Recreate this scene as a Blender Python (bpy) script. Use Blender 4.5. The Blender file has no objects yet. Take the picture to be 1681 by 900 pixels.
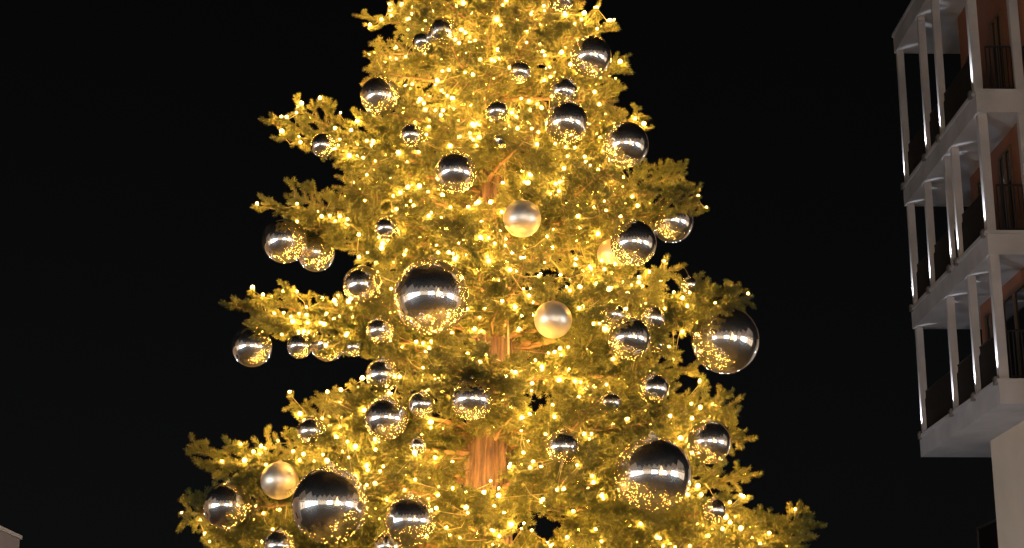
import bpy, math, random
import numpy as np
from mathutils import Vector, Matrix
R_ = math.radians
rng = np.random.default_rng(11)
random.seed(11)
scene = bpy.context.scene
col = scene.collection

# ------------------------------------------------------------------ camera
F_PX, W_PX, H_PX = 2776.0, 1681.0, 900.0
PITCH = 0.2746
CAM = np.array([0.0, 0.0, 1.7])
cam_d = bpy.data.cameras.new('camera')
cam_d.sensor_width = 36.0
cam_d.lens = 36.0 * F_PX / W_PX
cam_d.clip_start = 0.1
cam_d.clip_end = 2000.0
cam = bpy.data.objects.new('camera', cam_d)
cam.location = CAM.tolist()
cam.rotation_euler = (math.pi / 2 + PITCH, 0, 0)
col.objects.link(cam)
scene.camera = cam

# ------------------------------------------------------------------ night sky
world = bpy.data.worlds.new('World')
scene.world = world
world.use_nodes = True
wn = world.node_tree
for n in list(wn.nodes):
    wn.nodes.remove(n)
wo = wn.nodes.new('ShaderNodeOutputWorld')
wb = wn.nodes.new('ShaderNodeBackground')
sky = wn.nodes.new('ShaderNodeTexSky')
sky.sky_type = 'NISHITA'
sky.sun_disc = False
sky.sun_elevation = R_(28)
sky.sun_rotation = R_(150)
sky.air_density = 1.0
sky.dust_density = 0.6
wb.inputs['Strength'].default_value = 0.0005
hsv = wn.nodes.new('ShaderNodeHueSaturation')
hsv.inputs['Saturation'].default_value = 0.15
wn.links.new(sky.outputs[0], hsv.inputs['Color'])
wn.links.new(hsv.outputs[0], wb.inputs['Color'])
wn.links.new(wb.outputs[0], wo.inputs['Surface'])

moon_d = bpy.data.lights.new('moon_light', 'SUN')
moon_d.energy = 0.004
moon_d.angle = R_(0.5)
moon_d.color = (1.0, 0.95, 0.88)
moon = bpy.data.objects.new('moon_light', moon_d)
moon.rotation_euler = (R_(62), 0, R_(-150))
col.objects.link(moon)

scene.view_settings.view_transform = 'Standard'
scene.view_settings.look = 'None'
scene.view_settings.exposure = 0.0
scene.view_settings.gamma = 1.0
scene.view_settings.use_curve_mapping = False
cy = scene.cycles
cy.use_denoising = True
try:
    cy.denoiser = 'OPENIMAGEDENOISE'
    cy.denoising_prefilter = 'ACCURATE'
except Exception:
    pass
cy.use_light_tree = True
cy.max_bounces = 8
cy.diffuse_bounces = 4
cy.glossy_bounces = 4
cy.transmission_bounces = 2
cy.transparent_max_bounces = 4
cy.sample_clamp_indirect = 10.0
cy.sample_clamp_direct = 60.0
cy.caustics_reflective = False
cy.caustics_refractive = False
cy.use_adaptive_sampling = False

# ------------------------------------------------------------------ helpers
CP, SP = math.cos(PITCH), math.sin(PITCH)

def project(P):
    P = np.asarray(P, float) - CAM
    d = P[..., 1] * CP + P[..., 2] * SP
    v = -P[..., 1] * SP + P[..., 2] * CP
    return np.stack([W_PX / 2 + F_PX * P[..., 0] / d, H_PX / 2 - F_PX * v / d, d], -1)

def ray(px, py):
    u = (px - W_PX / 2) / F_PX
    v = -(py - H_PX / 2) / F_PX
    return np.array([u, CP - v * SP, SP + v * CP])

def at(px, py, Y):
    r = ray(px, py)
    return CAM + r * (Y / r[1])

def at_z(px, py, z):
    r = ray(px, py)
    return CAM + r * ((z - CAM[2]) / r[2])

class MB:
    """collects faces; build() makes one mesh object"""
    def __init__(s):
        s.v, s.f, s.m, s.n = [], [], [], 0
    def add(s, verts, faces, mi=0):
        s.v.extend([tuple(map(float, p)) for p in verts])
        s.f.extend([tuple(i + s.n for i in f) for f in faces])
        s.m.extend([mi] * len(faces))
        s.n += len(verts)
    def box(s, lo, hi, mi=0, M=None):
        x0, y0, z0 = lo; x1, y1, z1 = hi
        vs = [(x0,y0,z0),(x1,y0,z0),(x1,y1,z0),(x0,y1,z0),(x0,y0,z1),(x1,y0,z1),(x1,y1,z1),(x0,y1,z1)]
        if M is not None:
            vs = [tuple(M @ Vector(p)) for p in vs]
        s.add(vs, [(0,3,2,1),(4,5,6,7),(0,1,5,4),(1,2,6,5),(2,3,7,6),(3,0,4,7)], mi)
    def prism(s, poly, axis, a, b, mi=0):
        """poly: 2D points (counter-clockwise) extruded along axis 'x' or 'y' from a to b"""
        n = len(poly)
        if axis == 'y':
            vs = [(p[0], a, p[1]) for p in poly] + [(p[0], b, p[1]) for p in poly]
        else:
            vs = [(a, p[0], p[1]) for p in poly] + [(b, p[0], p[1]) for p in poly]
        fs = [tuple(range(n)), tuple(range(2 * n - 1, n - 1, -1))]
        fs += [(i, i + n, (i + 1) % n + n, (i + 1) % n) for i in range(n)]
        s.add(vs, fs, mi)
    def tube(s, pts, rad, sides=6, mi=0, cap=True):
        pts = np.asarray(pts, float)
        rad = np.broadcast_to(np.asarray(rad, float), (len(pts),))
        base = s.n
        prev = None
        vs = []
        for i, p in enumerate(pts):
            t = pts[min(i + 1, len(pts) - 1)] - pts[max(i - 1, 0)]
            t = t / (np.linalg.norm(t) + 1e-9)
            if prev is None:
                a = np.cross(t, (0, 0, 1.0) if abs(t[2]) < .9 else (1.0, 0, 0))
            else:
                a = prev - t * np.dot(prev, t)
            a = a / (np.linalg.norm(a) + 1e-9)
            prev = a
            b = np.cross(t, a)
            for k in range(sides):
                an = 2 * math.pi * k / sides
                vs.append(p + rad[i] * (math.cos(an) * a + math.sin(an) * b))
        fs = []
        for i in range(len(pts) - 1):
            for k in range(sides):
                k2 = (k + 1) % sides
                fs.append((i * sides + k, i * sides + k2, (i + 1) * sides + k2, (i + 1) * sides + k))
        if cap:
            fs.append(tuple(range(sides - 1, -1, -1)))
            fs.append(tuple((len(pts) - 1) * sides + k for k in range(sides)))
        s.add(vs, fs, mi)
    def lathe(s, prof, seg, mi=0, origin=(0, 0, 0)):
        ox, oy, oz = origin
        vs = []
        for r, z in prof:
            for k in range(seg):
                an = 2 * math.pi * k / seg
                vs.append((ox + r * math.cos(an), oy + r * math.sin(an), oz + z))
        fs = []
        for i in range(len(prof) - 1):
            for k in range(seg):
                k2 = (k + 1) % seg
                fs.append((i * seg + k, i * seg + k2, (i + 1) * seg + k2, (i + 1) * seg + k))
        fs.append(tuple(range(seg - 1, -1, -1)))
        fs.append(tuple((len(prof) - 1) * seg + k for k in range(seg)))
        s.add(vs, fs, mi)
    def mesh(s, name, mats, smooth=False):
        me = bpy.data.meshes.new(name)
        me.from_pydata(s.v, [], s.f)
        for m in (mats if isinstance(mats, (list, tuple)) else [mats]):
            me.materials.append(m)
        if any(s.m):
            me.polygons.foreach_set('material_index', s.m)
        if smooth:
            me.polygons.foreach_set('use_smooth', [True] * len(me.polygons))
        me.update()
        return me
    def build(s, name, mats, parent=None, smooth=False):
        return link(name, s.mesh(name, mats, smooth), parent)

def link(name, data, parent=None, loc=None):
    o = bpy.data.objects.new(name, data)
    col.objects.link(o)
    if parent is not None:
        o.parent = parent
    if loc is not None:
        o.location = [float(c) for c in loc]
    return o

def tag(o, label=None, cat=None, group=None, kind=None):
    if label: o['label'] = label
    if cat: o['category'] = cat
    if group: o['group'] = group
    if kind: o['kind'] = kind
    return o

def empty(name, loc, rz=0.0):
    o = link(name, None, None, loc)
    o.rotation_euler = (0, 0, rz)
    return o

# ------------------------------------------------------------------ materials
def new_mat(name):
    m = bpy.data.materials.new(name)
    m.use_nodes = True
    nt = m.node_tree
    b = nt.nodes['Principled BSDF']
    return m, nt, b

def plaster(name, c, var=0.12, scale=3.0, rough=0.85, bump=0.15, bscale=60.0):
    m, nt, b = new_mat(name)
    tc = nt.nodes.new('ShaderNodeTexCoord')
    n1 = nt.nodes.new('ShaderNodeTexNoise'); n1.inputs['Scale'].default_value = scale; n1.inputs['Detail'].default_value = 6
    r = nt.nodes.new('ShaderNodeValToRGB')
    r.color_ramp.elements[0].position = .3; r.color_ramp.elements[1].position = .7
    r.color_ramp.elements[0].color = tuple(x * (1 - var) for x in c) + (1,)
    r.color_ramp.elements[1].color = tuple(min(1, x * (1 + var)) for x in c) + (1,)
    n2 = nt.nodes.new('ShaderNodeTexNoise'); n2.inputs['Scale'].default_value = bscale; n2.inputs['Detail'].default_value = 3
    bp = nt.nodes.new('ShaderNodeBump'); bp.inputs['Strength'].default_value = bump; bp.inputs['Distance'].default_value = .01
    L = nt.links.new
    L(tc.outputs['Object'], n1.inputs['Vector']); L(tc.outputs['Object'], n2.inputs['Vector'])
    L(n1.outputs['Fac'], r.inputs['Fac']); L(r.outputs['Color'], b.inputs['Base Color'])
    L(n2.outputs['Fac'], bp.inputs['Height']); L(bp.outputs['Normal'], b.inputs['Normal'])
    b.inputs['Roughness'].default_value = rough
    return m

def metal(name, c, rough, metallic=1.0):
    m, nt, b = new_mat(name)
    b.inputs['Base Color'].default_value = (*c, 1)
    b.inputs['Metallic'].default_value = metallic
    n = nt.nodes.new('ShaderNodeTexNoise'); n.inputs['Scale'].default_value = 9
    mp = nt.nodes.new('ShaderNodeMapRange')
    mp.inputs['To Min'].default_value = rough * .85; mp.inputs['To Max'].default_value = rough * 1.15
    nt.links.new(n.outputs['Fac'], mp.inputs['Value']); nt.links.new(mp.outputs['Result'], b.inputs['Roughness'])
    return m

def emit(name, c, strength):
    m = bpy.data.materials.new(name)
    m.use_nodes = True
    nt = m.node_tree
    nt.nodes.clear()
    o = nt.nodes.new('ShaderNodeOutputMaterial')
    e = nt.nodes.new('ShaderNodeEmission')
    e.inputs['Color'].default_value = (*c, 1)
    e.inputs['Strength'].default_value = strength
    nt.links.new(e.outputs[0], o.inputs['Surface'])
    if name.startswith('bulb_glow'): m.cycles.emission_sampling = 'FRONT'
    return m

M = {}
# fir needles: object-random tint, some translucency
def needle_mat():
    m, nt, b = new_mat('fir_needles')
    L = nt.links.new
    oi = nt.nodes.new('ShaderNodeObjectInfo')
    geo = nt.nodes.new('ShaderNodeNewGeometry')
    mixr = nt.nodes.new('ShaderNodeMath'); mixr.operation = 'MULTIPLY_ADD'
    mixr.inputs[1].default_value = .55
    sc = nt.nodes.new('ShaderNodeMath'); sc.operation = 'MULTIPLY'; sc.inputs[1].default_value = .45
    L(oi.outputs['Random'], sc.inputs[0])
    L(geo.outputs['Random Per Island'], mixr.inputs[0]); L(sc.outputs[0], mixr.inputs[2])
    r = nt.nodes.new('ShaderNodeValToRGB')
    r.color_ramp.elements[0].color = (.085, .095, .024, 1)
    r.color_ramp.elements[1].color = (.150, .155, .042, 1)
    L(mixr.outputs[0], r.inputs['Fac'])
    L(r.outputs['Color'], b.inputs['Base Color'])
    b.inputs['Roughness'].default_value = .45
    b.inputs['Specular IOR Level'].default_value = .35
    tr = nt.nodes.new('ShaderNodeBsdfTranslucent')
    L(r.outputs['Color'], tr.inputs['Color'])
    mx = nt.nodes.new('ShaderNodeMixShader'); mx.inputs[0].default_value = .22
    out = nt.nodes['Material Output']
    L(b.outputs[0], mx.inputs[1]); L(tr.outputs[0], mx.inputs[2]); L(mx.outputs[0], out.inputs['Surface'])
    return m
M['needles'] = needle_mat()
M['twig'] = plaster('twig_bark', (.20, .12, .06), .25, 30, .8, .2)

def bark_mat():
    m, nt, b = new_mat('trunk_bark')
    L = nt.links.new
    tc = nt.nodes.new('ShaderNodeTexCoord')
    mp = nt.nodes.new('ShaderNodeMapping'); mp.inputs['Scale'].default_value = (38, 38, 3.2)
    n = nt.nodes.new('ShaderNodeTexNoise'); n.inputs['Scale'].default_value = 1; n.inputs['Detail'].default_value = 7; n.inputs['Roughness'].default_value = .65
    r = nt.nodes.new('ShaderNodeValToRGB')
    r.color_ramp.elements[0].position = .40; r.color_ramp.elements[0].color = (.025, .010, .005, 1)
    r.color_ramp.elements[1].position = .72; r.color_ramp.elements[1].color = (.15, .088, .052, 1)
    bp = nt.nodes.new('ShaderNodeBump'); bp.inputs['Strength'].default_value = .8; bp.inputs['Distance'].default_value = .012
    L(tc.outputs['Object'], mp.inputs['Vector']); L(mp.outputs[0], n.inputs['Vector'])
    L(n.outputs['Fac'], r.inputs['Fac']); L(r.outputs['Color'], b.inputs['Base Color'])
    L(n.outputs['Fac'], bp.inputs['Height']); L(bp.outputs['Normal'], b.inputs['Normal'])
    b.inputs['Roughness'].default_value = .6
    return m
M['bark'] = bark_mat()

def mirror_mat():
    """blown silvered plastic: sharp mirror with a thin hazy film of fine scratches and finger dust"""
    m, nt, b = new_mat('silver_mirror')
    L = nt.links.new
    b.inputs['Base Color'].default_value = (.93, .91, .88, 1)
    b.inputs['Metallic'].default_value = 1
    b.inputs['Roughness'].default_value = 0.0
    tc = nt.nodes.new('ShaderNodeTexCoord')
    n = nt.nodes.new('ShaderNodeTexNoise'); n.inputs['Scale'].default_value = 7; n.inputs['Detail'].default_value = 2
    bp = nt.nodes.new('ShaderNodeBump'); bp.inputs['Strength'].default_value = .05; bp.inputs['Distance'].default_value = .004
    L(tc.outputs['Object'], n.inputs['Vector']); L(n.outputs['Fac'], bp.inputs['Height']); L(bp.outputs['Normal'], b.inputs['Normal'])
    haze = nt.nodes.new('ShaderNodeBsdfPrincipled')
    haze.inputs['Base Color'].default_value = (.7, .68, .65, 1)
    haze.inputs['Metallic'].default_value = 1
    haze.inputs['Roughness'].default_value = .36
    mx = nt.nodes.new('ShaderNodeMixShader'); mx.inputs[0].default_value = .21
    out = nt.nodes['Material Output']
    L(b.outputs[0], mx.inputs[1]); L(haze.outputs[0], mx.inputs[2]); L(mx.outputs[0], out.inputs['Surface'])
    return m
M['mirror'] = mirror_mat()
M['satin'] = metal('champagne_satin', (.93, .84, .69), .40, .88)
M['cap'] = metal('cap_metal', (.75, .68, .5), .3)
M['wire'] = metal('hanger_wire', (.10, .09, .05), .5)
BULB_C = (1.0, .495, .10)
M['bulb'] = [emit('bulb_glow_dim', BULB_C, 1080), emit('bulb_glow', BULB_C, 1500), emit('bulb_glow_bright', BULB_C, 2200)]
M['socket'] = plaster('bulb_socket', (.05, .07, .03), .1, 20, .6, .0)
M['cable'] = plaster('string_cable', (.34, .30, .17), .1, 20, .5, .0)
M['pale_cable'] = plaster('pale_cable', (.55, .48, .30), .1, 20, .5, .0)

M['slab'] = plaster('grey_render', (.43, .43, .45), .16, 1.2, .85, .1, 40)
M['cream'] = plaster('cream_render', (.66, .57, .46), .06, 1.0, .9, .15, 50)
M['terracotta'] = plaster('terracotta_render', (.31, .135, .08), .12, 1.5, .9, .15, 50)
M['frame'] = plaster('window_frame', (.16, .10, .06), .08, 3, .6, .0)
M['darkmetal'] = metal('dark_metal', (.03, .028, .03), .5, .6)
M['fixture'] = metal('fixture_metal', (.25, .25, .26), .5, .8)
def glass_dark():
    m, nt, b = new_mat('dark_glass')
    b.inputs['Base Color'].default_value = (.012, .013, .016, 1)
    b.inputs['Roughness'].default_value = .06
    n = nt.nodes.new('ShaderNodeTexNoise'); n.inputs['Scale'].default_value = .8
    bp = nt.nodes.new('ShaderNodeBump'); bp.inputs['Strength'].default_value = .05
    nt.links.new(n.outputs['Fac'], bp.inputs['Height']); nt.links.new(bp.outputs['Normal'], b.inputs['Normal'])
    return m
M['glass'] = glass_dark()
M['brownwall'] = plaster('brown_grey_render', (.30, .26, .24), .1, 1.5, .9, .1)
M['coping'] = plaster('pale_coping', (.55, .50, .44), .08, 2, .8, .1)
M['dimwall'] = plaster('charcoal_wall', (.02, .02, .022), .1, 1.5, .8, .1)
M['dimedge'] = plaster('charcoal_edge', (.12, .12, .13), .1, 1.5, .6, .0)
M['house'] = [plaster('house_grey', (.36, .33, .30), .12, .8), plaster('house_buff', (.42, .36, .28), .12, .8), plaster('house_pale', (.50, .47, .44), .1, .8), plaster('house_brick', (.32, .19, .13), .15, 2)]
M['rooftile'] = plaster('roof_tile', (.10, .07, .06), .2, 4)
M['shop_cold'] = emit('shop_light_cold', (.86, .93, 1.0), 9.0)
M['shop_warm'] = emit('shop_light_warm', (1.0, .80, .58), 1.3)
M['home_lit'] = emit('home_window_lit', (1.0, .68, .36), .7)
M['flood'] = emit('floodlight_lens', (.80, .90, 1.0), 60.0)
M['globe'] = emit('lamp_globe', (.97, .94, .97), 115.0)
M['garland'] = emit('garland_light', (1.0, .62, .25), 14.0)

def paving():
    m, nt, b = new_mat('square_paving')
    L = nt.links.new
    tc = nt.nodes.new('ShaderNodeTexCoord')
    br = nt.nodes.new('ShaderNodeTexBrick')
    br.inputs['Scale'].default_value = 1.0
    br.inputs['Color1'].default_value = (.055, .048, .042, 1); br.inputs['Color2'].default_value = (.075, .066, .058, 1); br.inputs['Mortar'].default_value = (.03, .028, .025, 1); b.inputs['Specular IOR Level'].default_value = .15
    br.inputs['Mortar Size'].default_value = .012; br.inputs['Brick Width'].default_value = .9; br.inputs['Row Height'].default_value = .6
    L(tc.outputs['Object'], br.inputs['Vector']); L(br.outputs['Color'], b.inputs['Base Color'])
    n = nt.nodes.new('ShaderNodeTexNoise'); n.inputs['Scale'].default_value = .6; n.inputs['Detail'].default_value = 5
    mp = nt.nodes.new('ShaderNodeMapRange'); mp.inputs['To Min'].default_value = .6; mp.inputs['To Max'].default_value = .9
    L(tc.outputs['Object'], n.inputs['Vector']); L(n.outputs['Fac'], mp.inputs['Value']); L(mp.outputs[0], b.inputs['Roughness'])
    return m
M['paving'] = paving()

# ------------------------------------------------------------------ ground
g = MB()
g.add([(-300, -300, 0), (300, -300, 0), (300, 500, 0), (-300, 500, 0)], [(0, 1, 2, 3)])
tag(g.build('ground', M['paving']), 'dark stone paving of the town square', None, None, 'structure')

# ------------------------------------------------------------------ apartment building with the corner loggias (right edge)
TH = -0.0166
BN = np.array([9.41, 32.03])          # near corner, plan
ZC = 8.61                              # top of the lowest balcony slab
STOREY, SLAB_T, SIDE = 3.0, 0.483, 6.15
U2 = np.array([math.cos(TH), -math.sin(TH)])   # along the front, to the right
S2 = np.array([math.sin(TH), math.cos(TH)])    # along the side, away
apt = empty('apartment_building', (BN[0], BN[1], 0), -TH)   # local x = front, local y = away
tag(apt, 'grey apartment block with stacked corner loggias and terracotta walls at right edge', 'building')

def to_local(P):
    d = np.array([P[0] - BN[0], P[1] - BN[1]])
    return np.array([d @ U2, d @ S2, P[2]])

def side_s(px, py):
    """where the sight line meets the outer side plane (local x = 0)"""
    r = ray(px, py)
    n = np.array([U2[0], U2[1], 0.0])
    t = ((BN[0] - CAM[0]) * U2[0] + (BN[1] - CAM[1]) * U2[1]) / (r @ n)
    return to_local(CAM + r * t)[1]

wx, wy = .98, 4.06                    # inner wall: outer face and far end
FRONT_W = 9.0
TOPS = [ZC, ZC + 3.0, ZC + 6.0, ZC + 9.91]
for z in TOPS:
    m = MB()
    m.box((0, 0, z - SLAB_T), (FRONT_W, SIDE, z))
    m.box((-.03, -.03, z - .06), (FRONT_W, SIDE + .03, z + .012))     # drip edge
    m.build('balcony_slab', M['slab'], apt)
m = MB()
m.box((wx, -6.0, 0), (FRONT_W + 4, wy, ZC - SLAB_T))
m.build('ground_floor_wall', M['cream'], apt)
FW = .25
DOORS = [[(.8, 2.4), (2.9, 3.6)], [(1.1, 1.85), (2.7, 3.5)], [(1.0, 1.6), (2.7, 3.5)]]
for k in range(3):
    z = TOPS[k]
    m = MB()
    m.box((wx, FW, z), (FRONT_W, wy, TOPS[k + 1] - SLAB_T))
    m.build('inner_wall', M['terracotta'], apt)
    for y0, y1 in DOORS[k]:
        d = MB(); d.box((wx - .012, y0, z + .03), (wx - .002, y1, z + 2.15))
        dd = d.build('balcony_door', M['glass'], apt)
        f = MB()
        for a, b2 in ((y0 - .06, y0), (y1, y1 + .06), ((y0 + y1) / 2 - .03, (y0 + y1) / 2 + .03)):
            f.box((wx - .05, a, z + .02), (wx + .002, b2, z + 2.21))
        f.box((wx - .049, y0, z + 2.15), (wx + .002, y1, z + 2.209))
        f.build('door_frame', M['frame'], dd)
    def rail(p0, p1, name='railing'):
        p0, p1 = np.array(p0), np.array(p1)
        L_ = np.linalg.norm(p1 - p0); d = (p1 - p0) / L_
        q = MB()
        for zz in (.08, 1.0):
            q.tube([np.append(p0, z + zz), np.append(p1, z + zz)], .022, 4)
        n = int(L_ / .075)
        for i in range(n + 1):
            p = p0 + d * (L_ * i / n)
            q.box((p[0] - .011, p[1] - .011, z + .08), (p[0] + .011, p[1] + .011, z + 1.0))
        q.build(name, M['darkmetal'], apt)
    rail((.30, .12), (.82, .12)); rail((1.08, .12), (FRONT_W, .12))
    rail((.16, .25), (.16, SIDE - .15))
    rail((.3, SIDE - .12), (3.0, SIDE - .12))
# columns with the little uplights at their feet
COLS = [[(1512, 710, 1), (1564, 674, 1), (1600, 648, 1), (1637, 619, 0)],
        [(1498, 503, 1), (1526, 472, 1), (1560, 438, 2), (1572, 427, 1), (1616, 379, 0)],
        [(1482, 305, 1), (1519, 253, 1), (1542, 219, 1), (1595, 149, 0)]]
for k, row in enumerate(COLS):
    z0 = TOPS[k] + .013
    z1 = TOPS[k + 1] - SLAB_T
    hgt = z1 - z0
    for px, py, stepped in row:
        s = min(max(side_s(px, py), .10), SIDE - .10)
        m = MB()
        if stepped == 0:
            m.box((.03, s - .08, z0), (.215, s + .08, z1))
        else:
            wl, wu = (.095, .160) if stepped == 1 else (.09, .13)
            h1 = .80
            # profile in x-z, extruded along y
            poly = [(.03, z0), (.03 + wl, z0), (.03 + wl, z0 + h1), (.03 + wu, z0 + h1 + .12), (.03 + wu, z1), (.03, z1)]
            m.prism(poly, 'y', s - .06, s + .06)
        c = m.build('column', M['slab'], apt)
        f = MB()
        f.box((-.075, s - .05, z0 - .11), (.02, s + .05, z0 + .03))
        f.box((-.055, s - .03, z0 + .03), (.012, s + .03, z0 + .06))
        fx = f.build('uplight', M['fixture'], c)
        ld = bpy.data.lights.new('uplight_lamp', 'SPOT')
        ld.energy = 230; ld.spot_size = R_(22); ld.spot_blend = .7; ld.shadow_soft_size = .015; ld.color = (.95, .96, 1.0)
        lo = link('uplight_lamp', ld, fx, (-.035, s, z0 + .09))
        lo.rotation_euler = (math.pi, R_(11), 0)
# columns of the front run
for k in range(3):
    z0 = TOPS[k] + .013; z1 = TOPS[k + 1] - SLAB_T
    for x in (.84, 2.6, 4.4):
        m = MB(); m.box((x, .03, z0), (x + .18, .17, z1)); m.build('column', M['slab'], apt)

# ------------------------------------------------------------------ flat building, lower left corner
c0 = at(33, 879.5, 27.0)
lb = empty('flat_roofed_building', (c0[0], c0[1], 0), -TH)
tag(lb, 'low brown grey flat roofed building peeking in at bottom left corner', 'building')
m = MB(); m.box((-8, -15, 0), (0, 0, c0[2] - .06)); m.build('wall', M['brownwall'], lb)
m = MB(); m.box((-8.05, -15.05, c0[2] - .058), (.03, .03, c0[2] + .0)); m.build('roof_coping', M['coping'], lb)
for yy in (-13, -10, -7, -4):
    m = MB(); m.box((-.006, yy, 1.0), (.014, yy + 1.2, 2.4)); w = m.build('window', M['glass'], lb)
    m = MB(); m.box((-.004, yy - .08, .92), (.05, yy + 1.28, .998)); m.build('sill', M['coping'], w)
# ------------------------------------------------------------------ dark block behind the apartment building
c1 = at(1605, 868, 52.0)
db = empty('dark_building', (c1[0], c1[1], 0), -TH)
tag(db, 'barely visible dark block with thin roof edge low behind the apartment wall', 'building')
m = MB(); m.box((0, -14, 0), (12, 0, c1[2] - .05)); m.build('wall', M['dimwall'], db)
m = MB()
m.box((-.05, -14.05, c1[2] - .048), (12.05, .05, c1[2] + .03))
m.build('roof_edge', M['dimedge'], db)
m = MB()
for yy in (-.02, -3.5, -7.0, -10.5):
    m.box((-.05, yy - .05, 0), (-.004, yy + .04, c1[2] - .05))
m.build('corner_trim', M['dimedge'], db)

# ------------------------------------------------------------------ houses round the square (seen mirrored in the baubles)
def house(x, y, rz, w, h, gable, wall, shop, label, dep=8.0, cols=3):
    t = empty('town_house', (x, y, 0), rz)      # local -y... front faces +y
    tag(t, label, 'building', 'houses round the square')
    m = MB()
    m.box((-w / 2, -dep, 0), (w / 2, -.3, 5.3))            # ground floor core, set back behind the shop windows
    m.box((-w / 2, -dep, 5.3), (w / 2, 0, h))
    for sx in np.linspace(-w / 2, w / 2, 4):
        m.box((sx - .2, -.299, 0), (sx + .2, .0, 5.299))
    m.prism([(-w / 2, h + .001), (w / 2, h + .001), (0, h + gable)], 'y', 0, -.35)
    m.build('wall', wall, t)
    m = MB()
    for sg in (-1, 1):
        a = np.array([sg * (w / 2 + .3), h - .25]); b = np.array([0, h + gable + .05])
        poly = [tuple(a), tuple(b), tuple(b + (0, .18)), tuple(a + (0, .18))]
        if sg > 0: poly = poly[::-1]
        m.prism(poly, 'y', .25, -dep)
    m.build('roof', M['rooftile'], t)
    xs = np.linspace(-w / 2, w / 2, 4)
    for i in range(3):
        a, b = xs[i] + .22, xs[i + 1] - .22
        m = MB(); m.box((a, -.28, .45), (b, -.24, 4.8)); sw = m.build('shop_window', shop, t)
        m = MB()
        for q in np.linspace(a, b, 4):
            m.box((q - .04, -.239, .45), (q + .04, -.17, 4.8))
        m.box((a, -.238, 2.7), (b, -.18, 2.78)); m.box((a, -.299, 0), (b, -.15, .449)); m.box((a, -.299, 4.801), (b, -.1, 5.298))
        m.build('shop_frame', M['darkmetal'], sw)
    nst = int((h - 5.6) / 2.2)
    for st in range(nst):
        for c in range(cols):
            cx = -w / 2 + w * (c + .5) / cols; z = 6.0 + st * 2.4
            lit = rng.random() < .16
            m = MB(); m.box((cx - .5, -.006, z), (cx + .5, .012, z + 1.5)); win = m.build('window', M['home_lit'] if lit else M['glass'], t)
            m = MB(); m.box((cx - .6, -.005, z - .1), (cx + .6, .12, z - .002)); m.box((cx - .04, .0125, z), (cx + .04, .05, z + 1.5)); m.box((cx - .58, -.005, z), (cx - .502, .06, z + 1.5)); m.box((cx + .502, -.005, z), (cx + .58, .06, z + 1.5)); m.build('frame', M['coping'], win)
    m = MB()
    n = int(w / .45)
    for i in range(n):
        xx = -w / 2 + (i + .5) * w / n; zz = 5.55 - .18 * abs(math.sin(i * .7))
        m.box((xx - .04, .05, zz - .04), (xx + .04, .13, zz + .04))
    gl = m.build('garland', M['garland'], t); gl['kind'] = 'stuff'
    return t

hw = M['house']
back = [(-19.6, 6.4, 8.6, 3.4, 0, 'shop_cold'), (-13, 6.6, 9.8, 4.2, 2, 'shop_warm'), (-6.2, 6.8, 8.8, 4.8, 1, 'shop_warm'), (.8, 7.0, 9.6, 4.0, 0, 'shop_cold'), (7.6, 6.4, 8.6, 4.6, 2, 'shop_warm'), (14.2, 6.6, 9.6, 4.4, 3, 'shop_cold'), (21, 6.8, 8.8, 4.2, 1, 'shop_warm')]
names = ['far left', 'second from left', 'third from left', 'middle', 'third from right', 'second from right', 'far right']
for (x, w, h, gb, wi, sh), nm in zip(back, names):
    house(x, -14, 0, w, h, gb, hw[wi], M[sh], 'gabled shop house mirrored in the baubles, %s of the row behind the camera' % nm)
for i, (y, h, gb, wi, sh) in enumerate([(-9.2, 9.0, 4, 0, 'shop_cold'), (.4, 9.8, 4.5, 2, 'shop_cold'), (10, 8.8, 4, 1, 'shop_warm')]):
    house(-18, y, -math.pi / 2, 9.4, h, gb, hw[wi], M[sh], 'gabled shop house mirrored in the baubles on the left side, %s' % ['nearest the back row', 'the middle one', 'nearest the tree'][i])
for i, (y, h, gb, wi, sh) in enumerate([(-9.2, 9.4, 4, 1, 'shop_warm'), (.4, 8.8, 4.5, 3, 'shop_cold'), (10, 9.8, 4, 2, 'shop_warm')]):
    house(19, y, math.pi / 2, 9.4, h, gb, hw[wi], M[sh], 'gabled shop house mirrored in the baubles on the right side, %s' % ['nearest the back row', 'the middle one', 'nearest the tree'][i])

# cone of lights on the square (mirrored, right of centre)
ct = empty('light_cone', (7.5, -7.0, 0))
tag(ct, 'cone of golden lights mirrored small in the baubles', 'decoration')
m = MB()
for k in range(12):
    an = 2 * math.pi * k / 12
    m.tube([(2.4 * math.cos(an), 2.4 * math.sin(an), 0), (.08 * math.cos(an), .08 * math.sin(an), 9.4)], .03, 4)
for zz in (.4, 3, 6):
    rr = 2.4 * (1 - zz / 9.6)
    m.tube([(rr * math.cos(a), rr * math.sin(a), zz) for a in np.linspace(0, 2 * math.pi, 25)], .03, 4, cap=False)
m.build('frame', M['fixture'], ct)
m = MB()
for r in range(14):
    zz = .5 + r * .62; rr = 2.4 * (1 - zz / 9.6) + .05; n = max(4, int(2 * math.pi * rr / .75))
    for k in range(n):
        an = 2 * math.pi * (k + .5 * (r % 2)) / n
        m.lathe([(.03, -.12), (.12, -.05), (.12, .05), (.03, .12)], 6, 0, (rr * math.cos(an), rr * math.sin(an), zz))
m.build('lamps', M['garland'], ct)['kind'] = 'stuff'

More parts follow.
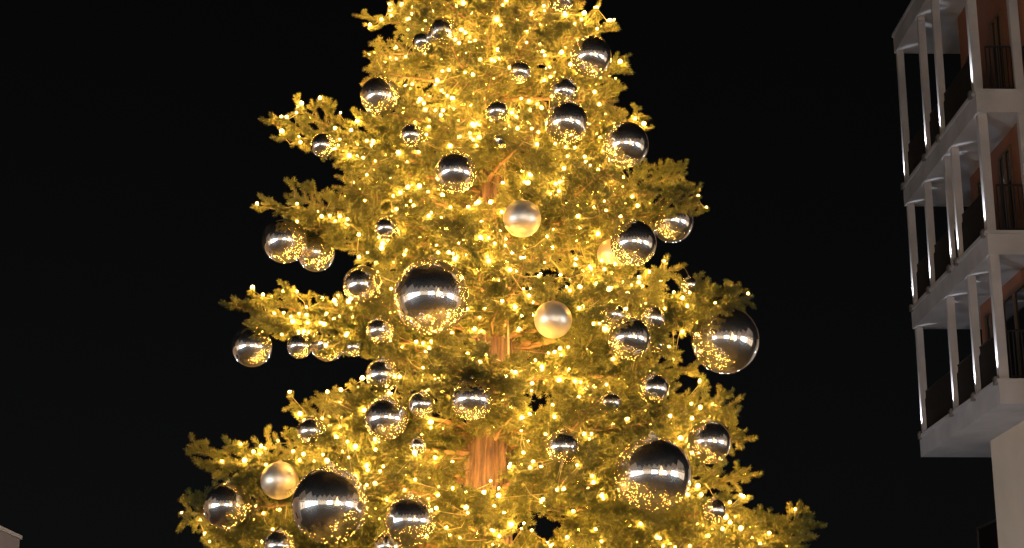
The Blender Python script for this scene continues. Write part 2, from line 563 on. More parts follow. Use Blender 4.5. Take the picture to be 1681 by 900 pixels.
# globe lamp posts of the square (below the frame, they light the loggias from underneath)
def lamp_post(x, y, lab):
    t = empty('globe_lamp_post', (x, y, 0))
    tag(t, lab, 'street lamp', 'globe lamp posts of the square')
    m = MB()
    m.lathe([(.16, 0), (.16, .12), (.09, .2), (.07, .9), (.055, 1.0), (.05, 3.2), (.09, 3.25), (.10, 3.33)], 12)
    m.build('post', M['darkmetal'], t)
    m = MB()
    m.lathe([(max(.004, .21 * math.sin(math.pi * i / 12)), 3.52 - .21 * math.cos(math.pi * i / 12)) for i in range(13)], 16)
    m.build('globe', M['globe'], t, True)
lamp_post(5.6, 28.0, 'globe street lamp nearest the front corner of the apartment loggias')
lamp_post(5.2, 37.0, 'globe street lamp beside the far end of the apartment loggias')
lamp_post(0.5, 31.0, 'globe street lamp straight behind the tree, on the left of two')
lamp_post(2.6, 24.0, 'globe street lamp behind the tree and nearest to it')
lamp_post(12.0, 23.5, 'globe street lamp in front of the apartment building front face')
lamp_post(-6.5, 20.5, 'globe street lamp beside the low flat roofed building')

# four cold floodlights on a stand (mirrored, right of centre)
ft = empty('floodlight_stand', (7.0, 1.2, 0))
tag(ft, 'stand with four cold floodlights mirrored as white dots in the baubles', 'floodlight')
m = MB(); m.tube([(0, 0, 0), (0, 0, 2.6)], .04, 8); m.tube([(-.7, 0, 2.2), (.7, 0, 2.5)], .03, 6); m.tube([(-.5, 0, 1.75), (.55, 0, 1.75)], .03, 6)
for an in (0, 2.1, 4.2): m.tube([(0, 0, .6), (.7 * math.cos(an), .7 * math.sin(an), .02)], .025, 6)
m.build('stand', M['darkmetal'], ft)
for x, z in ((-.65, 2.2), (.6, 2.45), (-.45, 1.75), (.5, 1.75)):
    m = MB(); m.box((x - .12, -.05, z - .09), (x + .12, .08, z + .09)); h_ = m.build('lamp_head', M['darkmetal'], ft)
    m = MB(); m.box((x - .10, .081, z - .07), (x + .10, .09, z + .07)); m.build('lens', M['flood'], h_)

# ------------------------------------------------------------------ the fir tree
TX, TY = -0.153, 11.5
TREE_TOP = 10.0
tree = empty('fir_tree', (TX, TY, 0))
tag(tree, 'tall fir christmas tree with needle boughs glowing yellow from fairy lights', 'tree')

def trunk():
    m = MB()
    seg, rings = 56, 150
    vs = []
    ph = rng.random(12) * 6.28
    for i in range(rings + 1):
        z = TREE_TOP * .985 * i / rings
        r = .215 * (1 - z / TREE_TOP) ** .85 + .012
        ox = .015 * math.sin(z * 1.3 + 1); oy = .012 * math.sin(z * 1.1)
        for k in range(seg):
            a = 2 * math.pi * k / seg
            rid = sum(math.sin(a * (9 + 5 * j) + ph[j] + 1.5 * math.sin(z * (1.2 + .8 * j) + ph[j + 4])) for j in range(4)) / 4
            rr = r * (1 + .07 * rid + .015 * rng.normal())
            vs.append((ox + rr * math.cos(a), oy + rr * math.sin(a), z))
    fs = [(i * seg + k, i * seg + (k + 1) % seg, (i + 1) * seg + (k + 1) % seg, (i + 1) * seg + k) for i in range(rings) for k in range(seg)]
    fs.append(tuple(rings * seg + k for k in range(seg)))
    m.add(vs, fs)
    return m.build('trunk', M['bark'], tree)
trunk()

# ---- bough prototypes: wood mesh + needle mesh, local +x outward, +z up
NEEDLE = .028
def make_bough(L, seed, droop, lift, density=1250, wide=.62):
    r = np.random.default_rng(seed)
    wood = MB()
    shoots = []                       # (p0, p1)
    def axis(s):                      # main axis point at arc fraction s
        x = L * s
        return np.array([x, .05 * L * math.sin(s * 3 + seed), lift * x - droop * L * (s ** 1.6) + .16 * L * max(0, s - .55) ** 2 * 2.2])
    N = 12
    ax = np.array([axis(i / N) for i in range(N + 1)])
    wood.tube(ax, np.linspace(.010 + .0105 * L, .004, N + 1), 6)
    for i in range(N):
        if i / N > .42: shoots.append((ax[i], ax[i + 1]))
    def rot_in_plane(d, up, ang):
        return d * math.cos(ang) + np.cross(up, d) * math.sin(ang)
    s = .07
    step = min(.075, .035 + .035 * L) / L
    side = 1
    while s < .985:
        p = axis(s); d = axis(min(1, s + .02)) - axis(s - .02); d /= np.linalg.norm(d)
        up = np.array([0, 0, 1.0]) - d * d[2]; up /= np.linalg.norm(up)
        for sg in (1, -1):
            if r.random() < .10: continue
            env = min((1 - s) * .95 + .16, .25 + s * .9)
            l2 = L * wide * env * r.uniform(.65, 1.1)
            l2 = min(max(l2, .13), .62)
            ang = sg * r.uniform(.65, 1.10)
            d2 = rot_in_plane(d, up, ang) + up * r.normal(.08, .34)
            d2 /= np.linalg.norm(d2)
            # curved secondary
            n2 = max(2, int(l2 / .10))
            q = [p]
            dd = d2.copy()
            for k in range(n2):
                dd = dd + d * .05 + np.array([0, 0, -.05 + .09 * (k / n2)]) + r.normal(0, .03, 3)
                dd /= np.linalg.norm(dd)
                q.append(q[-1] + dd * l2 / n2)
            q = np.array(q)
            wood.tube(q, np.linspace(.0055, .0025, len(q)), 3, cap=False)
            for k in range(n2):
                if (k + 1) / n2 > .18: shoots.append((q[k], q[k + 1]))
            # tertiary fingers
            t = .10 + .04 * r.random()
            while t < l2 - .015:
                k = min(n2 - 1, int(t / l2 * n2)); fr = t / l2 * n2 - k
                pp = q[k] * (1 - fr) + q[k + 1] * fr
                e = q[k + 1] - q[k]; e /= np.linalg.norm(e)
                u2 = np.array([0, 0, 1.0]) - e * e[2]; u2 /= (np.linalg.norm(u2) + 1e-6)
                for sg2 in (1, -1):
                    if r.random() < .12: continue
                    l3 = min(.16, .30 * (l2 - t) + .055) * r.uniform(.7, 1.15)
                    d3 = rot_in_plane(e, u2, sg2 * r.uniform(.65, .95)) + u2 * r.normal(.05, .42)
                    d3 /= np.linalg.norm(d3)
                    mid = pp + d3 * l3 * .5
                    end = mid + (d3 + e * .18 + r.normal(0, .06, 3)) * l3 * .5
                    shoots.append((pp, mid)); shoots.append((mid, end))
                    if l3 > .10:
                        for sg3 in (1, -1):
                            l4 = l3 * r.uniform(.35, .55)
                            d4 = rot_in_plane(d3, u2, sg3 * r.uniform(.6, .9)); 
                            shoots.append((pp + d3 * l3 * .35, pp + d3 * l3 * .35 + d4 * l4))
                t += .060 * r.uniform(.8, 1.25)
        s += step * r.uniform(.85, 1.2)
    S0 = np.array([a for a, b in shoots]); S1 = np.array([b for a, b in shoots])
    # thin wood core of the fingers
    ln = np.linalg.norm(S1 - S0, axis=1)
    cnt = np.maximum(4, (ln * density).astype(int))
    idx = np.repeat(np.arange(len(ln)), cnt)
    n = len(idx)
    t = r.random(n)
    A = S0[idx]; D = (S1 - S0)[idx]; l = ln[idx][:, None]; e = D / l
    P = A + D * t[:, None]
    rnd = r.normal(size=(n, 3)); rad = rnd - e * np.sum(rnd * e, 1)[:, None]
    rad[:, 2] = np.where(rad[:, 2] < 0, rad[:, 2] * .55, rad[:, 2])
    rad /= np.linalg.norm(rad, axis=1)[:, None] + 1e-9
    ang = np.where(t > .80, r.uniform(.10, 1.25, n), r.uniform(.85, 1.25, n))[:, None]
    dirn = e * np.cos(ang) + rad * np.sin(ang)
    nl = (NEEDLE * r.uniform(.75, 1.1, n))[:, None]
    wv = np.cross(dirn, r.normal(size=(n, 3))); wv /= np.linalg.norm(wv, axis=1)[:, None] + 1e-9
    hw_ = .0015
    V = np.empty((n, 4, 3)); V[:, 0] = P - wv * hw_; V[:, 1] = P + wv * hw_; V[:, 2] = P + dirn * nl + wv * hw_ * .75; V[:, 3] = P + dirn * nl - wv * hw_ * .75
    me = bpy.data.meshes.new('foliage')
    me.vertices.add(n * 4); me.vertices.foreach_set('co', V.reshape(-1).astype(np.float32))
    me.loops.add(n * 4); me.loops.foreach_set('vertex_index', np.arange(n * 4, dtype=np.int32))
    me.polygons.add(n); me.polygons.foreach_set('loop_start', np.arange(0, n * 4, 4, dtype=np.int32))
    me.polygons.foreach_set('loop_total', np.full(n, 4, np.int32))
    me.update(calc_edges=True)
    me.materials.append(M['needles'])
    wm = wood.mesh('branch', M['twig'])
    pick = r.choice(len(S1), min(240, len(S1)), replace=False)
    return dict(wood=wm, foliage=me, tip=axis(1.0), L=L, pts=(S0[pick] + S1[pick]) / 2, ax=ax, S1=S1, n=n)

PROTO = []
for L in (.55, .85, 1.15, 1.5, 1.9):
    for j in range(3):
        PROTO.append(make_bough(L, int(L * 100) * 7 + j, [.10, .16, .22][j], [.10, .16, .20][j]))
CLASS = [.55, .85, 1.15, 1.5, 1.9]
SLIM = []
for L in (.8, 1.2, 1.6, 2.0):
    for j in range(2):
        SLIM.append(make_bough(L, int(L * 100) * 5 + j, [.10, .16][j], [.12, .16][j], wide=.40, density=1700))
SLIM_CLASS = [.8, 1.2, 1.6, 2.0]

# ---- outline of the tree as a solid envelope (radius over height, left/right differ a little)
PROF = [(-650, 800, 810), (-400, 745, 868), (-200, 700, 915), (0, 645, 962), (100, 632, 1000), (200, 598, 1045), (300, 548, 1090), (400, 545, 1085), (500, 560, 1105), (600, 575, 1120), (700, 500, 1180), (800, 430, 1200), (900, 350, 1260), (1100, 290, 1350), (1350, 240, 1400)]
PZ, PRL, PRR = [], [], []
for y, l, rr in PROF:
    p = at(805, y, TY); PZ.append(p[2])
    PRL.append(abs(at(l, y, TY)[0] - TX)); PRR.append(abs(at(rr, y, TY)[0] - TX))
PZ, PRL, PRR = map(np.array, (PZ[::-1], PRL[::-1], PRR[::-1]))
def radius(z, az):
    l = np.interp(z, PZ, PRL); r = np.interp(z, PZ, PRR)
    return (l + r) / 2 + (r - l) / 2 * math.cos(az)      # az = 0 points right (+x), -90 deg towards the camera

OUT = [(805, -680), (640, -60), (600, 0), (578, 22), (598, 48), (645, 46), (652, 62), (602, 68), (595, 105), (600, 150), (632, 188), (595, 198), (540, 205), (505, 170), (484, 163), (443, 207), (465, 240), (520, 262), (560, 240), (600, 245),
       (552, 272), (544, 310), (512, 330), (498, 290), (482, 283), (462, 312), (428, 335), (432, 420), (520, 440), (585, 425), (602, 440), (565, 450), (562, 487), (500, 480), (410, 480), (383, 508), (415, 545), (480, 560), (560, 580), (604, 575), (606, 600), (592, 632),
       (475, 652), (436, 712), (372, 736), (308, 728), (288, 812), (330, 815), (400, 800), (440, 775), (520, 790), (500, 835), (440, 842), (345, 865), (335, 905), (250, 1100), (180, 1500),
       (1480, 1500), (1400, 1000), (1330, 905), (1352, 862), (1325, 822), (1300, 820), (1290, 846), (1230, 822), (1232, 776), (1197, 765), (1208, 735), (1226, 735), (1224, 690), (1212, 645), (1158, 630), (1148, 598), (1095, 588), (1092, 545), (1150, 520), (1215, 503), (1242, 490), (1205, 464), (1132, 455), (1100, 428), (1062, 415), (1080, 360), (1142, 348), (1158, 318), (1135, 270), (1066, 262), (1076, 212), (1050, 175), (1022, 140), (1038, 92), (1002, 85), (985, 62), (1014, 42), (1000, 15), (965, 0), (930, -100)]
OUT = np.array(OUT, float)
def inside(pts):
    x, y = pts[:, 0], pts[:, 1]
    c = np.zeros(len(pts), bool)
    n = len(OUT)
    j = n - 1
    for i in range(n):
        xi, yi = OUT[i]; xj, yj = OUT[j]
        cond = ((yi > y) != (yj > y)) & (x < (xj - xi) * (y - yi) / (yj - yi + 1e-9) + xi)
        c ^= cond
        j = i
    return c

# ---- baubles: (px, py, r px, satin?, tucked-in?, label)
B = [
 (922, 0, 20, 0, 1, 'small mirror bauble cut by the top edge, right of the trunk line'),
 (694, 69, 17, 0, 1, 'small mirror bauble at top left touching a larger one on its right'),
 (727, 52, 24, 0, 1, 'mirror bauble at top left, right one of the touching pair'),
 (970, 93, 34, 0, 0, 'mirror bauble highest on the right edge against black sky'),
 (624, 158, 32, 0, 0, 'mirror bauble highest on the left edge below a drooping bough'),
 (853, 118, 19, 0, 0, 'small mirror bauble uppermost on the tree middle line'),
 (816, 183, 19, 0, 0, 'small mirror bauble on the middle line, second from the top'),
 (925, 150, 24, 0, 1, 'mirror bauble half hidden just above a brighter dark topped one'),
 (930, 201, 36, 0, 0, 'dark topped mirror bauble upper right with foliage on both sides'),
 (1027, 238, 38, 0, 0, 'golden reflecting mirror bauble on upper right edge below thin twigs'),
 (676, 222, 19, 0, 0, 'small mirror bauble upper left, between edge bough and dark egg-like one'),
 (824, 230, 14, 0, 1, 'tiny mirror bauble nearly lost in needles under the middle line pair'),
 (748, 283, 35, 0, 0, 'dark topped mirror bauble left of the bare upper trunk'),
 (530, 239, 20, 0, 0, 'small mirror bauble under the highest long bough on the left'),
 (857, 359, 31, 1, 0, 'satin champagne bauble uppermost of the matte ones, beside upper trunk'),
 (468, 396, 37, 0, 0, 'mirror bauble at left end of a bough, left of touching pair'),
 (519, 416, 31, 0, 1, 'mirror bauble behind and right of the left pair partner'),
 (634, 375, 19, 0, 0, 'small mirror bauble amid bright lights above the left half-hidden one'),
 (595, 468, 32, 0, 1, 'mirror bauble left of the big central one, half in needles'),
 (708, 487, 62, 0, 0, 'very large mirror bauble just left of the tree centre'),
 (908, 525, 31, 1, 0, 'satin champagne bauble right of the trunk at mid height'),
 (1103, 364, 35, 0, 0, 'mirror bauble on right edge, upper right of overlapping trio'),
 (1040, 399, 38, 0, 0, 'mirror bauble in front of a hidden matte one on the right'),
 (1006, 418, 26, 1, 1, 'satin champagne bauble mostly hidden behind a mirror one on the right'),
 (1131, 468, 14, 0, 1, 'tiny dark mirror bauble on right bough above the large edge one'),
 (1190, 558, 56, 0, 0, 'very large mirror bauble hanging free on the right edge'),
 (1033, 555, 36, 0, 0, 'largest mirror bauble of the cluster left of the free hanging one'),
 (1006, 517, 20, 0, 1, 'small mirror bauble top left of the right hand cluster'),
 (1071, 523, 22, 0, 1, 'small mirror bauble top right of the right hand cluster'),
 (1078, 566, 13, 0, 1, 'tiny mirror bauble low at the right of the right hand cluster'),
 (414, 570, 33, 0, 0, 'mirror bauble leftmost under the mid left bough'),
 (492, 568, 21, 0, 0, 'small mirror bauble second from left under the mid left bough'),
 (538, 565, 29, 0, 1, 'mirror bauble third from left under the mid left bough'),
 (581, 570, 16, 0, 1, 'small mirror bauble fourth from left under the mid left bough, half hidden'),
 (624, 543, 23, 0, 0, 'mirror bauble below left of the very large central one'),
 (628, 616, 28, 0, 1, 'mirror bauble veiled by needles straight above a clear one at left'),
 (634, 687, 36, 0, 0, 'clear mirror bauble left, in row with two below the central giant'),
 (692, 664, 22, 0, 0, 'small dark mirror bauble in middle of a row of three'),
 (775, 656, 35, 0, 0, 'mirror bauble over the lower trunk, right of a row of three'),
 (1074, 638, 25, 0, 1, 'mirror bauble veiled by needles below the right hand cluster'),
 (1002, 661, 18, 0, 1, 'small mirror bauble veiled by needles, right below the middle'),
 (512, 708, 24, 0, 1, 'mirror bauble veiled by needles on the lower left bough'),
 (686, 732, 14, 0, 1, 'tiny mirror bauble in needles left of the lower trunk'),
 (924, 734, 28, 0, 1, 'mirror bauble half hidden right of the lower trunk'),
 (1164, 726, 36, 0, 0, 'mirror bauble on lower right edge beside the dark giant'),
 (1072, 779, 63, 0, 0, 'very large dark mirror bauble at lower right'),
 (1172, 838, 20, 0, 1, 'small mirror bauble below right of the dark giant'),
 (459, 789, 31, 1, 0, 'satin champagne bauble at lower left touching a giant mirror one'),
 (373, 831, 39, 0, 0, 'mirror bauble hanging lowest at the left edge'),
 (542, 829, 63, 0, 0, 'very large mirror bauble at lower left'),
 (673, 855, 42, 0, 0, 'mirror bauble near bottom edge, right of the lower left giant'),
 (460, 896, 26, 0, 1, 'mirror bauble cut by bottom edge, left of the giant'),
 (637, 897, 24, 0, 1, 'mirror bauble cut by bottom edge below the right neighbour of the giant'),
]
EXTRA_Y = {(530, 239): -.35, (492, 568): -.3, (538, 565): -.2, (581, 570): -.15, (414, 570): -.15, (373, 831): -.2, (1006, 418): .30, (519, 416): .25, (727, 52): .0, (925, 150): .12, (1071, 523): .10, (1006, 517): .10, (1078, 566): .25, (542, 829): -.10, (459, 789): .12, (1040, 399): -.12, (637, 897): .12, (460, 896): .1}
balls = []
for (px, py, rp, sat, tuck, lab) in B:
    Y = TY
    for it in range(5):
        P = at(px, py, Y)
        dx = P[0] - TX
        az = math.atan2(Y - TY - 1e-6, dx)
        Rr = radius(P[2], az)
        Y = TY - (math.sqrt(max(Rr * Rr - dx * dx, 0)) * (.58 if tuck else (.72 if rp > 50 else .64)))
    Y += EXTRA_Y.get((px, py), 0)
    P = at(px, py, Y)
    d = project(P)[2]
    balls.append((P, rp * d / F_PX, d, (px, py, rp), sat, tuck, lab))

# ---- bough placement
WINDOWS = [(808, 318, 12), (797, 562, 11), (800, 738, 18), (800, 778, 24)]     # trunk shows through
HOLES = [(885, 858, 20), (918, 238, 13), (748, 530, 10), (760, 700, 9), (520, 270, 14), (1125, 565, 22), (450, 832, 12)]
boughs = []
cell = 24
GW, GH = 90, 70
cover_f = np.zeros((GH, GW)); cover_b = np.zeros((GH, GW))
def gidx(p):
    return (np.clip(((p[:, 1] + 350) / cell).astype(int), 0, GH - 1), np.clip((p[:, 0] / cell).astype(int), 0, GW - 1))

def pose(proto, base, tip, roll=0.0):
    v = tip - base
    lt = proto['tip']
    sc = np.linalg.norm(v) / np.linalg.norm(lt)
    az = math.atan2(v[1], v[0]) - math.atan2(lt[1], lt[0])
    el = math.atan2(v[2], math.hypot(v[0], v[1])) - math.atan2(lt[2], math.hypot(lt[0], lt[1]))
    Rm = Matrix.Rotation(az, 4, 'Z') @ Matrix.Rotation(-el, 4, 'Y') @ Matrix.Rotation(roll, 4, 'X')
    return Matrix.Translation(Vector(base)) @ Rm @ Matrix.Scale(sc, 4), sc

def xf(Mx, pts):
    A = np.array(Mx)
    return pts @ A[:3, :3].T + A[:3, 3]

def choose(length):
    k = int(np.argmin([abs(math.log(length / c)) for c in CLASS]))
    return PROTO[k * 3 + rng.integers(3)]

def choose_slim(length):
    k = int(np.argmin([abs(math.log(length / c)) for c in SLIM_CLASS]))
    return SLIM[k * 2 + rng.integers(2)]

def base_for(tip, rise):
    z = min(max(tip[2] - rise, .9), TREE_TOP - .15)
    tr = .17 * (1 - z / TREE_TOP)
    v = np.array([tip[0] - TX, tip[1] - TY]); v /= np.linalg.norm(v) + 1e-6
    return np.array([TX + v[0] * tr * .6, TY + v[1] * tr * .6, z])

ball_c = np.array([b[3][:2] for b in balls], float); ball_r = np.array([b[3][2] for b in balls], float)
ball_d = np.array([b[2] for b in balls]); ball_t = np.array([b[5] for b in balls], bool)
def blocked(pp):
    n = len(pp)
    for i in range(len(balls)):
        q = (np.hypot(pp[:, 0] - ball_c[i, 0], pp[:, 1] - ball_c[i, 1]) < ball_r[i] * (.60 if ball_t[i] else 1.08)) & (pp[:, 2] < ball_d[i] + .05)
        k = q.sum()
        if k > (9 if ball_t[i] else 1): return True
    for (x, y, r) in WINDOWS:
        if ((np.hypot(pp[:, 0] - x, pp[:, 1] - y) < r) & (pp[:, 2] < 12.2)).sum() > 2: return True
    for (x, y, r) in HOLES:
        if (np.hypot(pp[:, 0] - x, pp[:, 1] - y) < r).sum() > 1: return True
    return False

def put(proto, Mx, sc, front=True):
    P = xf(Mx, proto['pts'])
    boughs.append((proto, Mx, sc, P))
    pp = project(P)
    gi = gidx(pp)
    np.add.at(cover_f if front else cover_b, gi, sc * len(proto['S1']) / 240.0 / 8)

# hand-set boughs that make the outline: tip px, tip depth offset, rise, roll
EDGE = [
 (582, 22, .05, .15, .2), (600, 105, -.15, .05, 0), (603, 80, .1, -.05, .4), (447, 206, 0, .35, .1), (487, 172, .1, .55, -.3), (462, 232, -.1, .2, .5), (548, 300, -.2, .1, 0), (555, 285, .2, .25, .6),
 (432, 345, -.1, .15, .2), (484, 290, .1, .55, -.2), (470, 370, .15, .1, 0), (560, 405, 0, .05, .3), (386, 506, 0, .35, .1), (420, 490, .2, .3, -.4), (418, 535, -.2, .2, .3), (500, 488, .1, .3, .5), (530, 500, -.35, .1, .2),
 (478, 660, .1, .45, -.2), (440, 708, -.2, .2, .3), (372, 742, .1, .3, 0), (312, 735, 0, .45, .2), (296, 800, -.15, .1, .1), (330, 790, .2, .1, .5), (350, 872, 0, .1, .2), (400, 860, -.3, .2, 0), (345, 895, .2, 0, .4), (470, 850, .2, .2, .1),
 (1010, 42, 0, .1, .2), (975, 20, .2, .2, 0), (1034, 96, .05, .3, .3), (1030, 110, -.1, .2, -.4), (1018, 140, .1, .1, .2), (1070, 215, 0, .15, .1), (1045, 185, .2, .3, .4), (1152, 318, 0, .3, .1), (1132, 280, .15, .45, .3), (1140, 340, -.15, .1, .2), (1075, 300, -.3, .1, 0),
 (1238, 488, 0, .35, .1), (1200, 472, .15, .4, -.3), (1205, 500, -.15, .25, .3), (1120, 440, .1, .3, 0), (1130, 505, -.2, .2, .3), (1140, 605, .05, .1, .2), (1205, 655, 0, .25, .1), (1220, 722, .05, -.05, .2), (1215, 690, .15, .15, .3), (1228, 782, 0, .25, .1), (1215, 812, -.2, .1, .4),
 (1346, 862, 0, .4, .1), (1308, 826, .1, .55, -.2), (1320, 885, -.15, .2, .3), (1270, 860, .2, .3, 0), (1240, 880, -.4, .2, .2)]
for (px, py, dy, rise, roll) in EDGE:
    tip = at(px, py, TY + dy)
    base = base_for(tip, rise)
    best = None
    for t_ in range(14):                  # keep the turn of the bough that leaves the gaps between boughs open
        pr = choose_slim(np.linalg.norm(tip - base))
        Mx, sc = pose(pr, base, tip, roll + rng.choice([-1, 1]) * rng.uniform(.3, 1.2))
        pp = project(xf(Mx, pr['pts']))
        bad = (~inside(pp)).mean() + (.3 if blocked(pp) else 0)
        if best is None or bad < best[0]: best = (bad, pr, Mx, sc)
    put(*best[1:])

def sample(front, cap, zlo, zhi, want, tries, strict=True):
    n = 0
    for it in range(tries):
        if n >= want: break
        z = zlo + (zhi - zlo) * rng.random() ** 1.45
        az = -math.pi * (rng.random() * 1.16 - .08) if front else math.pi * rng.random()
        Rr = radius(z, az) * rng.uniform(.80, 1.03) * (.95 if front else .92)
        tip = np.array([TX + Rr * math.cos(az), TY + Rr * math.sin(az), z])
        base = base_for(tip, rng.uniform(-.10, .34) * Rr + .02)
        ln = np.linalg.norm(tip - base)
        if ln < .3: continue
        pr = choose(ln) if it < tries * .5 or not strict else choose_slim(max(ln, .66))
        Mx, sc = pose(pr, base, tip, rng.normal(0, .4))
        if not (.6 < sc < 1.4): continue
        P = xf(Mx, pr['pts'])
        pp = project(P)
        g = cover_f if front else cover_b
        c_ = cap * (.35 + .65 * it / tries)
        if np.quantile(g[gidx(pp)], .35) > c_: continue
        if strict:
            if (~inside(pp)).mean() > .05: continue
            if blocked(pp): continue
        put(pr, Mx, sc, front)
        n += 1
    return n
def inner(want):
    n = 0
    for it in range(4000):
        if n >= want: break
        z = rng.uniform(2.9, 7.2)
        az = -math.pi / 2 + rng.normal(0, .5)
        Rr = radius(z, az) * rng.uniform(.35, .80)
        tip = np.array([TX + Rr * math.cos(az), TY + Rr * math.sin(az), z])
        base = base_for(tip, rng.uniform(-.1, .3) * Rr)
        pr = choose(np.linalg.norm(tip - base))
        Mx, sc = pose(pr, base, tip, rng.normal(0, .5))
        if not (.6 < sc < 1.4): continue
        pp = project(xf(Mx, pr['pts']))
        near = np.abs(pp[:, 0] - 803) < 40
        if near.mean() < .25 or cover_f[gidx(pp)].mean() > 8 + 16 * it / 4000: continue
        if blocked(pp): continue
        put(pr, Mx, sc); n += 1
    return n
nb = [sample(True, 12, 2.5, 7.8, 128, 9000), inner(52), sample(False, 9, 2.5, 7.8, 34, 2500), sample(True, 9, 1.2, 2.6, 10, 200, False), sample(False, 9, 1.2, 2.6, 6, 100, False), sample(True, 9, 7.6, 9.7, 12, 200, False), sample(False, 9, 7.6, 9.7, 4, 100, False)]
print('BOUGHS', len(boughs), nb, 'protos', [p['n'] for p in PROTO])

base_inv = Vector((-TX, -TY, 0))
for (pr, Mx, sc, P) in boughs:
    b = link('branch', pr['wood'], tree)
    b.matrix_local = Matrix.Translation(base_inv) @ Mx
    f = link('foliage', pr['foliage'], b)

# loose power cable hanging beside the trunk
pc = empty('power_cable', (TX, TY, 0))
tag(pc, 'pale yellow power cable running straight down beside the bare trunk', 'cable')
a = at(827, 250, TY - .24); b_ = at(834, 600, TY - .26)
pts = [a * (1 - t) + b_ * t + np.array([.006 * math.sin(9 * t), 0, 0]) for t in np.linspace(0, 1, 14)]
m = MB(); m.tube([p - np.array([TX, TY, 0]) for p in pts], .008, 6); m.build('cable', M['pale_cable'], pc)

# ------------------------------------------------------------------ fairy lights
bulb_pts = []
for bi, (pr, Mx, sc, P) in enumerate(boughs):
    zc = P[:, 2].mean()
    if zc < 2.2 or zc > 8.6:
        n = int(2.5 * pr['L'])
    else:
        n = int(round((pr['L'] * sc) ** 1.5 * 10.0 + .5 + rng.random()))
    idx = rng.choice(len(pr['S1']), n, replace=False)
    Q = pr['S1'][idx] + np.array([0, 0, .030])
    Q = Q[np.argsort(Q[:, 0])]
    W = xf(Mx, Q)
    bulb_pts.append((zc, math.atan2(P[:, 1].mean() - TY, P[:, 0].mean() - TX), bi, W, xf(Mx, pr['ax'][:2])))
for z in np.arange(2.9, 7.3, .30):           # lights wound round the trunk
    an = rng.uniform(0, 6.28); rr = .215 * (1 - z / TREE_TOP) ** .85 + .05
    p = np.array([TX + rr * math.cos(an), TY + rr * math.sin(an), z])
    bulb_pts.append((z, an, -1, p[None], p[None] - np.array([0, 0, .02])))

def bulb_mesh(r):
    m = MB()
    m.lathe([(r * .35, -r * .7), (r * 1.05, r * .1), (r * .5, r * 1.0)], 5, 0)
    m.lathe([(r * .4, -r * 1.9), (r * .4, -r * .62)], 5, 1)
    return m
BR = [.0068, .0095, .0140]
bm_shared = []
for k in range(3):
    bm_shared.append(bulb_mesh(BR[k]).mesh('bulb', [M['bulb'][k], M['socket']], True))
TIERS = [(-9, 2.9, 'below the bottom edge of the picture'), (2.9, 3.5, 'through the lowest boughs in view'), (3.5, 4.1, 'through the boughs just above the two lower giant baubles'), (4.1, 4.7, 'through the boughs below the big central bauble'), (4.7, 5.3, 'through the boughs around the big central bauble'), (5.3, 5.9, 'through the boughs level with the bare upper trunk'), (5.9, 6.5, 'through the boughs level with the long upper left bough'), (6.5, 7.1, 'through the topmost boughs in view'), (7.1, 99, 'round the tree top above the picture')]
eye = CAM
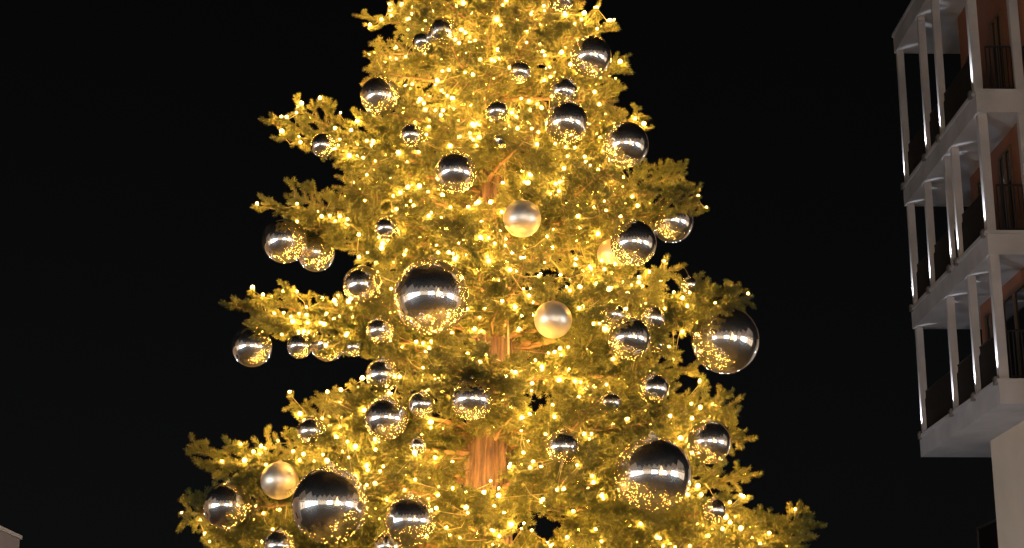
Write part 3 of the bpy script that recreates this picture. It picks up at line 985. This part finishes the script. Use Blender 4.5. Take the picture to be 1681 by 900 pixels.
for ti, (z0, z1, where) in enumerate(TIERS):
    items = sorted([b for b in bulb_pts if z0 <= b[0] < z1], key=lambda b: b[1])
    st = empty('light_string', (TX, TY, 0))
    tag(st, 'warm white fairy light string wound ' + where, 'light string', 'fairy light strings on the tree')
    off = np.array([TX, TY, 0])
    allp = []
    cab = MB()
    for (zc, az, bi, W, root) in items:
        path = [root[0] - off] + [w - off - np.array([0, 0, .015]) for w in W]
        full = []
        for a, b2 in zip(path[:-1], path[1:]):
            full += [a, (a + b2) / 2 + rng.normal(0, .012, 3) - np.array([0, 0, .012])]
        full.append(path[-1])
        cab.tube(full, .0028, 3, cap=False)
        allp += [w - off for w in W]
    cab.build('cable', M['cable'], st)
    allp = np.array(allp)
    pp = project(allp + off)
    vis = (pp[:, 0] > 0) & (pp[:, 0] < W_PX) & (pp[:, 1] > 0) & (pp[:, 1] < H_PX)
    order = np.argsort(np.where(vis, pp[:, 2], pp[:, 2] + 100))
    nind = 0 if ti in (0, 8) else 42
    kinds = rng.choice(3, len(allp), p=[.42, .40, .18])
    allm = MB()
    for rank, i in enumerate(order):
        k = kinds[i]
        if rank < nind and vis[i]:
            o = link('bulb', bm_shared[k], st, allp[i])
            o.rotation_euler = (rng.uniform(-1, 1), rng.uniform(-1, 1), 0)
        else:
            q = bulb_mesh(BR[k])
            allm.v.extend([tuple(np.array(v) + allp[i]) for v in q.v])
            allm.f.extend([tuple(j + allm.n for j in f) for f in q.f])
            allm.m.extend([(k if mi == 0 else 3) for mi in q.m]); allm.n += q.n
    if allm.n:
        o = allm.build('bulb_mass', M['bulb'] + [M['socket']], st, True)
        o['kind'] = 'stuff'

# ------------------------------------------------------------------ baubles
def ball_mesh(name, mat):
    m = MB()
    prof = [(max(1e-4, math.sin(math.pi * i / 40)), -math.cos(math.pi * i / 40)) for i in range(41)]
    m.lathe(prof, 72)
    return m.mesh(name, mat, True)
BM = [ball_mesh('ball', M['mirror']), ball_mesh('ball', M['satin'])]
def cap_mesh():
    m = MB()
    m.lathe([(.10, .985), (.105, 1.0), (.10, 1.06), (.06, 1.075)], 16)
    m.tube([(.04 * math.cos(a), 0, 1.10 + .04 * math.sin(a)) for a in np.linspace(0, 2 * math.pi, 13)], .012, 5, cap=False)
    return m.mesh('cap', M['cap'], True)
CAPM = cap_mesh()
for (P, r, d, px, sat, tuck, lab) in balls:
    t = empty('satin_bauble' if sat else 'mirror_bauble', P)
    tag(t, lab, 'bauble', 'satin baubles' if sat else 'mirror baubles')
    b = link('ball', BM[1 if sat else 0], t); b.scale = (r, r, r)
    b.rotation_euler = (0, 0, rng.uniform(0, 6.28))
    c = link('cap', CAPM, t); c.scale = (r, r, r)
    tilt = rng.normal(0, .05, 2)
    m = MB()
    h = rng.uniform(.04, .09)
    inward = np.array([TX - P[0], TY - P[1]]); inward /= np.linalg.norm(inward) + 1e-6
    m.tube([(0, 0, r * 1.12), (inward[0] * .02, inward[1] * .02, r * 1.12 + h * .5), (inward[0] * .05, inward[1] * .05, r * 1.12 + h)], .0018, 4)
    m.build('hanger', M['wire'], t)
